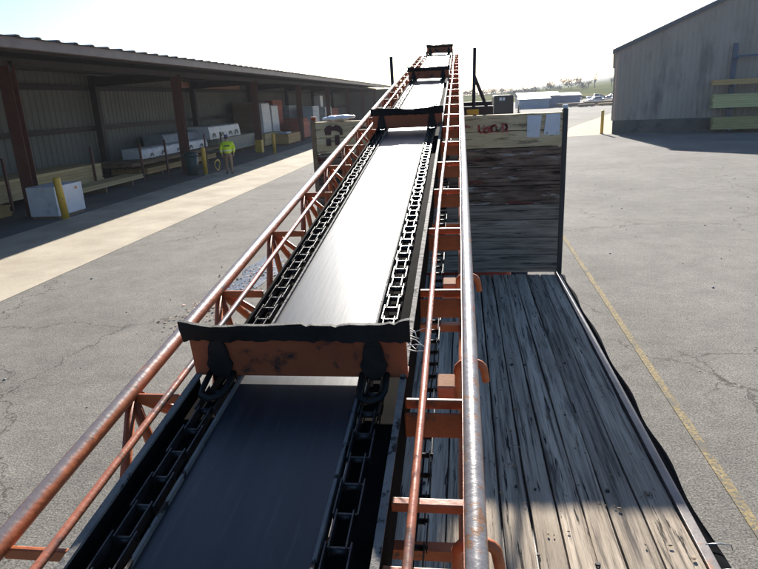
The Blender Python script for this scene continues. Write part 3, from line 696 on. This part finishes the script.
# pan
b = MB(); b.grid(2, 60, lambda u, v: Vector((CC-.12+.24*u, U0+(U1-U0)*v, 0))); pan = cbuild(b, 'pan', BELT, smooth=False)
for s in (-1,1):
    b = MB().box(CC+s*.1225-.0025,CC+s*.1225+.0025,U0,U1,-.022,.008); cbuild(b, 'pan_lip', FLANGE, pan)
for s in (-1,1):
    # the left side is wider over the tail section, ahead of the first flight
    secs = [(U0,U1,.205)] if s > 0 else [(U0,.992,.205),(1.0,U1,.176)]
    for ua_, ub_, hw_ in secs:
        b = MB(); b.box(min(CC+s*.126,CC+s*hw_),max(CC+s*.126,CC+s*hw_),ua_,ub_,-.030,-.024); b.box(min(CC+s*hw_,CC+s*(hw_+.004)),max(CC+s*hw_,CC+s*(hw_+.004)),ua_,ub_,-.10,.014)
        tr = cbuild(b, 'trough_side', CHANNEL)
        b = MB(); n = int(80*(ub_-ua_)/(U1-U0))+1; wd_ = .006 if hw_ > .2 else .001
        for j in range(n):
            ua, ub = ua_+(ub_-ua_)*j/n, ua_+(ub_-ua_)*(j+1)/n-.0005; e = random.uniform(-.0006,.0006)
            x0_, x1_ = sorted((CC+s*(hw_-wd_+e), CC+s*(hw_+.0055))); b.box(x0_,x1_,ua,ub,.0145,.0195)
        cbuild(b, 'flange', FLANGE if hw_ > .2 else CHANNEL, tr)
    # chain: offset links, narrow end inside the wide end of the next link
    def chain(name, xc, w0, ua, ub, m, parent):
        b = MB(); p = .061; k = 0; u = ua
        rng = random.Random(int(abs(xc)*1000))
        while u < ub:
            hwid = .0178 if k % 2 == 0 else .0122
            dx, dw = rng.uniform(-.0012,.0012), rng.uniform(-.001,.001)
            for q in (-1,1):
                ov = .006 if k % 2 == 0 else .004
                b.box(xc+dx+q*hwid-.0011, xc+dx+q*hwid+.0011, u-ov, u+p+ov, w0-.009+dw, w0+.009+dw)
            b.box(xc-.0195,xc+.0195,u+p-.0017,u+p+.0017,w0-.004,w0+.004)
            b.tube([(xc-.0104,u+p,w0-.002),(xc+.0104,u+p,w0-.002)], .0055, 8)
            u += p; k += 1
        return cbuild(b, name, m, parent)
    chain('chain', CC+s*.153-.004, -.002, -.2, U1-.05, CHAIN, cv)
    chain('return_chain', CC+s*.235, -.20, .3, U1-.3, GREASE, cv)
# flights
def flight(u, h=.113, hw=.213, rub=.026, lean=.0):
    M_ = Matrix.Translation((CC,u,0)) @ Matrix.Rotation(lean,4,'X')
    b = MB(); b.box(-hw,hw,-.004,.004,.012,h, M_); b.box(-hw,hw,.004,.03,.012,.018, M_)
    fl = b.build('flight', DKORANGE, cv, bevel=.002, local=True)
    # ragged rubber strip bolted in front of the upper edge
    b = MB(); rng = random.Random(int(u*100)); n = 48; rows = []
    for j in range(n+1):
        x_ = -hw-.008+(2*hw+.016)*j/n; bot = h-.022+rng.uniform(-.004,.003); tp_ = h+rub-.010+.010*abs(2*j/n-1)**2+rng.uniform(-.0008,.0008)-(.004 if rng.random() < .05 else 0)
        tp_ += .003*math.sin(j*.21+u*3)+.0015*math.sin(j*.53+u); bow = -.010-.004*math.sin(j/n*5+u)
        rows.append([b.bm.verts.new(M_ @ Vector(q)) for q in ((x_,-.0045,bot),(x_,-.012,bot+.004),(x_,bow-.006,h+rub*.4),(x_,bow-.006,tp_),(x_,bow+.004,tp_-.001),(x_,-.0045,h))])
    for a_, c_ in zip(rows, rows[1:]):
        for i in range(6): b.bm.faces.new((a_[i],c_[i],c_[(i+1)%6],a_[(i+1)%6]))
    b.bm.faces.new(rows[0]); b.bm.faces.new(rows[-1][::-1])
    b.build('rubber_strip', RUBBER, fl, local=True)
    for s in (-1,1):
        xc = s*.153-.004; b = MB()
        pts = [(xc+.028*math.cos(t_)*(1 if math.sin(t_) < 0 else .75), .055+.045*math.sin(t_)) for t_ in [2*math.pi*k/20 for k in range(20)]]
        b.prism([M_ @ Vector((px,-.0045,pz)) for px,pz in pts], M_.to_3x3() @ Vector((0,-.005,0)))
        b.build('bracket', GREASE, fl, local=True)
        # U-shaped attachment link lying on the chain
        b = MB(); b.tube([M_ @ Vector(q) for q in ((xc-.024,-.004,.020),(xc-.024,-.05,.012),(xc-.018,-.075,.012),(xc,-.085,.012),(xc+.018,-.075,.012),(xc+.024,-.05,.012),(xc+.024,-.004,.020))], .006, 8)
        b.build('attachment_link', GREASE, fl, local=True)
    return fl
f1 = flight(1.0); f1['label'] = 'nearest flight with ragged black rubber edge'
b = MB(); rng = random.Random(5)
for k in range(7):
    x_ = CC+.213+.006; z_ = .075+.008*k; b.tube([(x_-.004,.995,z_),(x_+.012,.985,z_+rng.uniform(-.01,.01)),(x_+rng.uniform(.015,.032),.98,z_+rng.uniform(-.015,.012))], [.0012,.0009,.0005], 5)
b.build('frayed_threads', THREAD, f1, local=True)
flight(3.8); flight(6.75); flight(10.95, h=.13)
# top chords, guide rods, bottom chords
def rail(x, w_, r, m, name, ua=U0, ub=U1, sag=0, seg=14):
    b = MB(); n = 40; pts = []
    for j in range(n+1):
        u = ua+(ub-ua)*j/n; pts.append((x+sag*math.sin(u*2.1), u, w_+sag*math.cos(u*1.7)))
    b.tube(pts, r, seg); return cbuild(b, name, m)
TL, TR = CC-.332, CC+.332
rail(TL, 0, .0155, ORANGE_WORN, 'top_chord'); rail(TR, 0, .0155, RUST_TUBE, 'top_chord', ub=11.6)
rail(CC-.243, .012, .0068, ROD_WORN, 'guide_rod', sag=.003, seg=10); rail(CC+.242, .012, .0068, ROD_WORN, 'guide_rod', sag=.003, seg=10)
BC = .245
rail(TL+.03, -BC, .013, ORANGE, 'bottom_chord', ub=10.9); rail(TR-.012, -BC, .013, ORANGE, 'bottom_chord', ub=10.9)
bu = [.57+.0] + [.95+.49*k for k in range(21)]
for u in bu:
    for s in (-1,1):
        xa, xb = sorted((CC+s*.21, CC+s*.33))
        b = MB()
        b.box(xa,xb,u-.004,u+.004,-.024,-.004)
        if s > 0 and u > .8: b.box(xa,xb-.004,u-.022,u-.017,-.075,-.021)
        cbuild(b, 'cross_bar', ORANGE, bevel=.002)
b = MB(); b.box(CC+.21,CC+.325,.685,.70,-.022,-.006); cbuild(b, 'cross_bar', ORANGE, bevel=.002)
for u in bu[::2]:
    b = MB().box(TL+.03,TR-.012,u+.24,u+.262,-BC-.012,-BC+.012); cbuild(b, 'bottom_tie', ORANGE)
for s, tx, bx_, m in ((-1,TL,TL+.03,ORANGE),(1,TR,TR-.012,ORANGE)):
    for k, u in enumerate(bu[1:]):
        for du in (-.22,.22) if s < 0 else (-.22,):
            b = MB(); b.tube([(tx,u,-.006),(bx_,u+du,-BC)], .0105, 8); cbuild(b, 'web', m)
        if s < 0:
            b = MB(); b.tube([(tx,u,-.006),(bx_,u,-BC)], .0105, 8); cbuild(b, 'web', m)
            b = MB(); b.tube([(tx+.004,u+.01,-.01),(tx+.16,u+.16,-BC+.01)], .0085, 8); cbuild(b, 'brace', m)
# flat web plate under the right chord
b = MB(); b.box(TR-.0165,TR-.0125,U0,10.9,-.04,-.004); cbuild(b, 'chord_plate', ORANGE)
# bent hooks passing under the right chord, and tan box brackets
for u in (.64,1.12,1.58):
    b = MB(); pts = [(TR-.026,u-.01,-.13),(TR-.026,u-.004,-.055)]
    for k in range(9):
        a = math.pi-(math.pi)*k/8; pts.append((TR+.002+.028*math.cos(a), u, -.047+.022*math.sin(a)))
    pts += [(TR+.034,u,-.072)]
    b.tube(pts, .0085, 10); cbuild(b, 'hook', ORANGE)
for u in (.49,.985,1.47):
    b = MB(); b.box(CC+.268,CC+.302,u+.012,u+.06,-.05,-.008); cbuild(b, 'bracket_tube', BARETAN, bevel=.003)
# head end
b = MB()
for s in (-1,1): b.box(CC+s*.213-.003,CC+s*.213+.003,U1-.5,U1+.1,-.2,.06)
b.tube([(CC-.24,U1-.05,-.08),(CC+.24,U1-.05,-.08)], .03, 12)
cbuild(b, 'head_end', CHANNEL)

# ------------------------------------------------------------------ far things
def warehouse(label, x0,x1,y,dep,h,mw,shade):
    t = thing('warehouse', label, 'building', ((x0+x1)/2,y,0), group='low metal buildings beyond the yard')
    MB().box(x0,x1,y,y+dep,0,h).build('wall', mw, t)
    b = MB(); b.prism([(x0-.3,y-.3,h),(x1+.3,y-.3,h),(x1+.3,y+dep/2,h+shade),(x0-.3,y+dep/2,h+shade)], (0,0,.08)); b.prism([(x0-.3,y+dep/2+.01,h+shade),(x1+.3,y+dep/2+.01,h+shade),(x1+.3,y+dep+.3,h),(x0-.3,y+dep+.3,h)], (0,0,.08)); b.build('roof', WHROOF, t)
    return t
warehouse('long blue-grey metal building with white roof beyond the headboard', 11.2,19.0,131,10,2.2,WHSE,.75)
warehouse('lighter blue lean-to in front of the blue-grey building', 10.9,16.6,127.5,3.2,1.75,WHSE_L,.3)
warehouse('smaller grey metal shed to the right of the blue-grey building', 20.0,24.6,140,8,2.05,WHSE,.55)
# parked cars
def car(label, x, y, m, rz_, van=False):
    t = thing('parked_car', label, 'car', (x,y,0), (0,0,rz_), 'cars parked along the far road')
    if not van:
        prof = [(-2.2,.35),(-2.2,.85),(-1.9,.95),(-1.3,1.0),(-.75,1.45),(.6,1.45),(1.2,1.0),(2.0,.9),(2.2,.7),(2.2,.35)]
    else:
        prof = [(-2.5,.4),(-2.5,1.0),(-.4,1.05),(-.35,1.75),(.9,1.75),(1.35,1.1),(2.3,1.0),(2.5,.75),(2.5,.4)]
    MB().prism([(px,-.85,pz) for px,pz in prof], (0,1.7,0)).build('body', m, t, bevel=.06, local=True)
    z0, z1 = (1.02,1.4) if not van else (1.15,1.68)
    for s in (-1,1):
        b = MB(); q = .852*s
        b.prism([(-.95 if not van else -.25,q,z0),(.95 if not van else 1.1,q,z0),(.55 if not van else .85,q,z1),(-.65 if not van else -.25,q,z1)], (0,.006*s,0)); b.build('window', GLASS, t, local=True)
    for wx in (-1.4,1.4):
        for s in (-1,1):
            MB().tube([(wx,s*.68,.33),(wx,s*.88,.33)], .33, 14).build('wheel', TYRE, t, local=True)
    return t
car('white pickup truck parked leftmost on the far road', 40.5,205,WHITEP,0,True)
car('blue parked car between two pale vehicles on the far road', 46,206,BLUEP,0)
car('silver parked car nearest the tan building on the far road', 48.0,196,SILVER,.1)
car('dark parked car in the middle of the far row', 43.5,214,DKVEH,0)
car('white car parked by the brown lumber piles', 30.5,152,WHITEP,.05)
car('silver pickup parked between the piles and grey shed', 33.8,150,SILVER,0,True)
car('white car at the left end of the dark line of vehicles', 35.5,212,WHITEP,0)
car('dark pickup parked behind the white pickup on the far road', 38.0,222,DKVEH,0,True)
car('blue pickup parked just left of the tan building', 51.5,214,BLUEP,0,True)
car('dark car parked farthest left on the far road', 30.5,218,DKVEH,0)
# dark van seen from behind beyond the headboard
t = thing('parked_van', 'dark van seen from behind just above the headboard', 'van', (3.72,60,0))
MB().prism([(2.83,60,.45),(4.62,60,.45),(4.62,60,2.8),(4.54,60,2.92),(2.91,60,2.92),(2.83,60,2.8)], (0,4.6,0)).build('body', DKVEH, t, bevel=.08)
for xa, xb in ((3.33,3.55),(3.62,3.84)): MB().box(xa,xb,59.97,59.995,2.45,2.72).build('rear_window', LITGLASS, t)
for x_ in (3.0,4.45):
    for y_ in (60.8,63.7): wheel(t, x_, y_, .36, .22)
MB().box(2.9,4.55,59.9,59.99,.45,.62).build('bumper', BLACK, t)
# lumber piles by the road
for i,(x,y,l,wd,h_,lb,m) in enumerate(((20.6,127,5.0,1.6,.75,'brown timber pile nearest the headboard beyond the road',BROWNLUM),(26.5,131,5.5,1.6,.85,'low brown timber pile in the middle beyond the road',BROWNLUM),(30.8,136,4.0,1.5,.9,'brown timber pile close to the tan building corner',LUMBER2),(23.0,124,3.0,1.4,.5,'short flat timber pile in front of the other piles',BROWNLUM),(28.0,127,4.5,1.2,.5,'thin tan timber pile beside the far road',LUMBER2))):
    lumber_pack(lb, x-l/2,x+l/2,y-wd/2,y+wd/2,.1,h_,m,5,4,'timber piles beyond the yard',0.0,'x',name='timber_pile')
# trees
def tree(name,label,x,y,h_,cw,trunk,m,n,group,cz=None,seed=1,flat=.45):
    z0 = ridge(x,y); rng = random.Random(seed)
    t = thing(name,label,'tree' if trunk > .3 else 'bush',(x,y,z0), group=group)
    b = MB(); b.tube([(0,0,0),(.05*h_*rng.uniform(-1,1),0,h_*.5),(0,0,h_*.85)],[.035*h_,.022*h_,.008*h_],7)
    cents = []
    for k in range(9):
        a = rng.uniform(0,6.28); rr = cw*rng.uniform(.15,.85); zz = h_*(trunk+(1-trunk)*rng.uniform(.2,.85))
        c = Vector((rr*math.cos(a), rr*math.sin(a)*.7, zz)); cents.append(c)
        s0 = Vector((0,0,h_*min(.8,trunk*.8+.1*rng.random()))); b.tube([s0,(s0+c)/2+Vector((0,0,.04*h_)),c],[.014*h_,.009*h_,.004*h_],5)
    b.build('trunk', BARK, t, local=True)
    b = MB()
    for c in cents:
        for k in range(n//9):
            d = Vector((rng.gauss(0,1),rng.gauss(0,1),rng.gauss(0,.7)))*cw*.2; p = c+d; s = cw*rng.uniform(.03,.08)
            if p.z < .02: continue
            e1 = Vector((rng.uniform(-1,1),rng.uniform(-1,1),rng.uniform(-1,1))).normalized()*s; e2 = e1.cross(Vector((rng.uniform(-1,1),rng.uniform(-1,1),rng.uniform(-1,1)))).normalized()*s*.7
            b.poly([p-e1,p-e2,p+e1,p+e2])
    b.build('crown', m, t, local=True)
    return t
GT = 'trees on the far ridge'
tree('ridge_tree','broad low-branching bare tree alone on the grassy ridge',57,352,6.2,6,.3,BARE,700,GT,seed=1)
tree('ridge_tree','pale thin bare tree on the ridge left of the tallest one',66.5,356,5.6,2.6,.25,BARE,300,GT,seed=2)
tree('ridge_tree','tallest slender bare tree standing on the right part of the ridge',69,352,8.2,2.6,.3,BARE,360,GT,seed=3)
tree('ridge_tree','small bare tree on the ridge right beside the tan building',77.5,352,6.6,2.8,.3,BARE,340,GT,seed=4)
for i,(x,h_,cw,lb) in enumerate(((25.5,2.9,4.5,'low olive bush just above the blue-grey building roof'),(32,3.0,6,'wide bush cluster behind the right end of the blue-grey building'),(38,3.4,3.4,'round olive bush behind the gap between far buildings'),(45.5,4.2,5.0,'tall bare bush cluster left of the broad ridge tree'),(62.5,2.2,3.5,'small low bush right of the broad ridge tree'),(49.5,2.2,2.5,'small bush beside the tall bare bush cluster'))):
    tree('ridge_bush',lb,x,345+i,h_,cw,.08,LEAF if i%2 == 0 else BARE,500,'bushes along the far ridge',seed=10+i)
far_lb = ['olive tree clump between the dark van and blue building','hazy bare tree clump just right of the dark van','hazy low tree clump directly behind the dark van','hazy tree clump left of the dark van','bare tree clump right of the steel frame post','hazy tree clump behind the steel frame post','low tree clump behind the right top chord']
for i,(x,h_,cw) in enumerate(((20.5,3.4,4),(15.5,2.6,4.5),(10,2.6,5),(5.0,2.8,4.5),(.5,3.0,4.5),(-3.5,3.0,4),(-8.5,2.8,4.5))):
    tree('treeline_tree',far_lb[i],x,352+3*i,h_+.3,cw,.12,LEAF if i%3 else BARE,500,'trees of the hazy far treeline',seed=30+i)
tree('garden_bush','small yellow-green bush right of the dark van',4.95,58.5,2.35,.35,.3,mat('yellow_green_leaf',(.12,.13,.03),(.17,.17,.05),2,.8,0,island=.3),240,None,seed=50)

# ------------------------------------------------------------------ person
def skinned(name, joints, edges, mt, parent, sub=1, root=0):
    bm = bmesh.new(); sk = bm.verts.layers.skin.verify(); vs_ = []
    for i,(p,r_) in enumerate(joints):
        v = bm.verts.new(p); rr = r_ if isinstance(r_, tuple) else (r_,r_); v[sk].radius = rr; v[sk].use_root = (i == root); vs_.append(v)
    for a,c in edges: bm.edges.new((vs_[a],vs_[c]))
    me = bpy.data.meshes.new(name+'_skeleton'); bm.to_mesh(me); bm.free()
    o = bpy.data.objects.new(name, me); COL.objects.link(o)
    o.modifiers.new('skin','SKIN'); s = o.modifiers.new('sub','SUBSURF'); s.levels = sub; s.render_levels = sub
    dg = bpy.context.evaluated_depsgraph_get(); dg.update(); me2 = bpy.data.meshes.new_from_object(o.evaluated_get(dg))
    o.modifiers.clear(); o.data = me2; me2.name = name; me2.materials.clear(); me2.materials.append(mt)
    for p in me2.polygons: p.use_smooth = True
    o.parent = parent; WORLD[o.name] = WORLD[parent.name].copy(); return o
person = thing('person','person walking away in a yellow hi-vis jacket, blue cap and khaki trousers','person',(-10.95,28.09,.008),(0,0,R(21)))
J = [((0,0,.95),(.15,.10)),((0,0,1.15),(.145,.10)),((0,0,1.38),(.17,.10)),((0,0,1.5),.06),((0,.01,1.56),.055),((0,.02,1.63),(.075,.085)),((0,.02,1.71),(.07,.085)),((0,.01,1.76),.04)]
E_ = [(0,1),(1,2),(2,3),(3,4),(4,5),(5,6),(6,7)]
def add(p, r_, par):
    J.append((p, r_)); E_.append((par, len(J)-1)); return len(J)-1
for s, fy, hy in ((-1,.16,-.05),(1,-.14,.10)):
    a = add((s*.10,0,.88),.085,0); k = add((s*.11,.05+fy*.5,.50),.06,a); an = add((s*.11,fy,.09),.04,k); add((s*.12,fy+.13,.04),.035,an)
    sh = add((s*.19,0,1.42),.06,2); el = add((s*.27,-.03+hy*.3,1.14),.045,sh); wr = add((s*.27,.09+hy,.92),.028,el)
    pm = add((s*.265,.115+hy,.85),(.022,.038),wr)
    for q, ln in ((-.03,.065),(-.01,.078),(.01,.074),(.03,.058)):
        f_ = add((s*.262,.12+hy+q,.80),.009,pm); add((s*.25,.13+hy+q,.80-ln*.6),.008,f_)
    th = add((s*.24,.15+hy,.85),.009,wr); add((s*.235,.165+hy,.815),.008,th)
body = skinned('body', J, E_, SKIN, person)
TJ = [((0,0,1.0),(.17,.12))]; TE = []
for s, fy in ((-1,.16),(1,-.14)):
    i = len(TJ); TJ += [((s*.10,0,.88),(.105,.11)),((s*.11,.05+fy*.5,.50),.082),((s*.11,fy,.1),.066)]; TE += [(0,i),(i,i+1),(i+1,i+2)]
skinned('trousers', TJ, TE, KHAKI, person)
KJ = [((0,0,.90),(.225,.17)),((0,0,1.15),(.24,.18)),((0,0,1.40),(.22,.15)),((0,0,1.5),(.085,.08))]; KE = [(0,1),(1,2),(2,3)]
for s, hy in ((-1,-.05),(1,.10)):
    i = len(KJ); KJ += [((s*.22,0,1.41),.095),((s*.30,-.03+hy*.3,1.14),.085),((s*.28,.085+hy,.95),.05)]; KE += [(2,i),(i,i+1),(i+1,i+2)]
jk = skinned('jacket', KJ, KE, HIVIS, person)
b = MB(); b.box(-.12,.12,-.178,-.172,1.27,1.33); b.build('back_print', BLACK, jk, local=True)
for s, fy in ((-1,.16),(1,-.14)):
    b = MB(); b.tube([(s*.11,fy-.07,.045),(s*.115,fy+.05,.05),(s*.12,fy+.19,.03)],[.05,.055,.035],10); b.build('boot', BOOT, person, local=True)
b = MB(); bmesh.ops.create_uvsphere(b.bm, u_segments=14, v_segments=10, radius=.098, matrix=Matrix.Translation((0,.015,1.715)) @ Matrix.Diagonal((.9,1.08,1,1)))
bmesh.ops.delete(b.bm, geom=[v for v in b.bm.verts if v.co.z < 1.70], context='VERTS'); b.prism([(-.07,.09,1.70),(.07,.09,1.70),(.05,.19,1.685),(-.05,.19,1.685)],(0,0,.01)); b.build('cap', CAPB, person, local=True, smooth=True)
b = MB(); bmesh.ops.create_uvsphere(b.bm, u_segments=14, v_segments=10, radius=.088, matrix=Matrix.Translation((0,.0,1.66)) @ Matrix.Diagonal((.93,1,1,1)))
bmesh.ops.delete(b.bm, geom=[v for v in b.bm.verts if v.co.z > 1.72 or v.co.y > .045], context='VERTS'); b.build('hair', HAIR, person, local=True, smooth=True)
b = MB(); b.tube([(0,.10,1.665),(0,.118,1.64),(0,.105,1.63)],[.01,.015,.012],8); b.build('nose', SKIN, person, local=True)
b = MB()
for s in (-1,1): bmesh.ops.create_uvsphere(b.bm, u_segments=8, v_segments=6, radius=.011, matrix=Matrix.Translation((s*.03,.098,1.672)))
b.build('eyes', BLACK, person, local=True)
b = MB(); b.box(-.025,.025,.097,.104,1.597,1.605); b.build('mouth', mat('lip',(.3,.12,.1),(.34,.14,.12),4,.5), person, local=True)
b = MB()
for s in (-1,1): bmesh.ops.create_uvsphere(b.bm, u_segments=8, v_segments=6, radius=.03, matrix=Matrix.Translation((s*.084,.01,1.655)) @ Matrix.Diagonal((.35,.6,1,1)))
b.build('ears', SKIN, person, local=True)

# ------------------------------------------------------------------ haze
hm = bpy.data.materials.new('haze_air'); hm.use_nodes = True; n_ = hm.node_tree.nodes; n_.remove(n_['Principled BSDF'])
pv = n_.new('ShaderNodeVolumePrincipled'); pv.inputs['Color'].default_value = (.86,.91,1,1); pv.inputs['Density'].default_value = .00028; pv.inputs['Anisotropy'].default_value = .2
hm.node_tree.links.new(pv.outputs[0], n_['Material Output'].inputs['Volume'])
tag(MB().box(-2600,2600,-400,2600,-1.2,24).build('haze', hm), 'thin pale haze over the yard and far ridge', 'haze', kind='stuff')
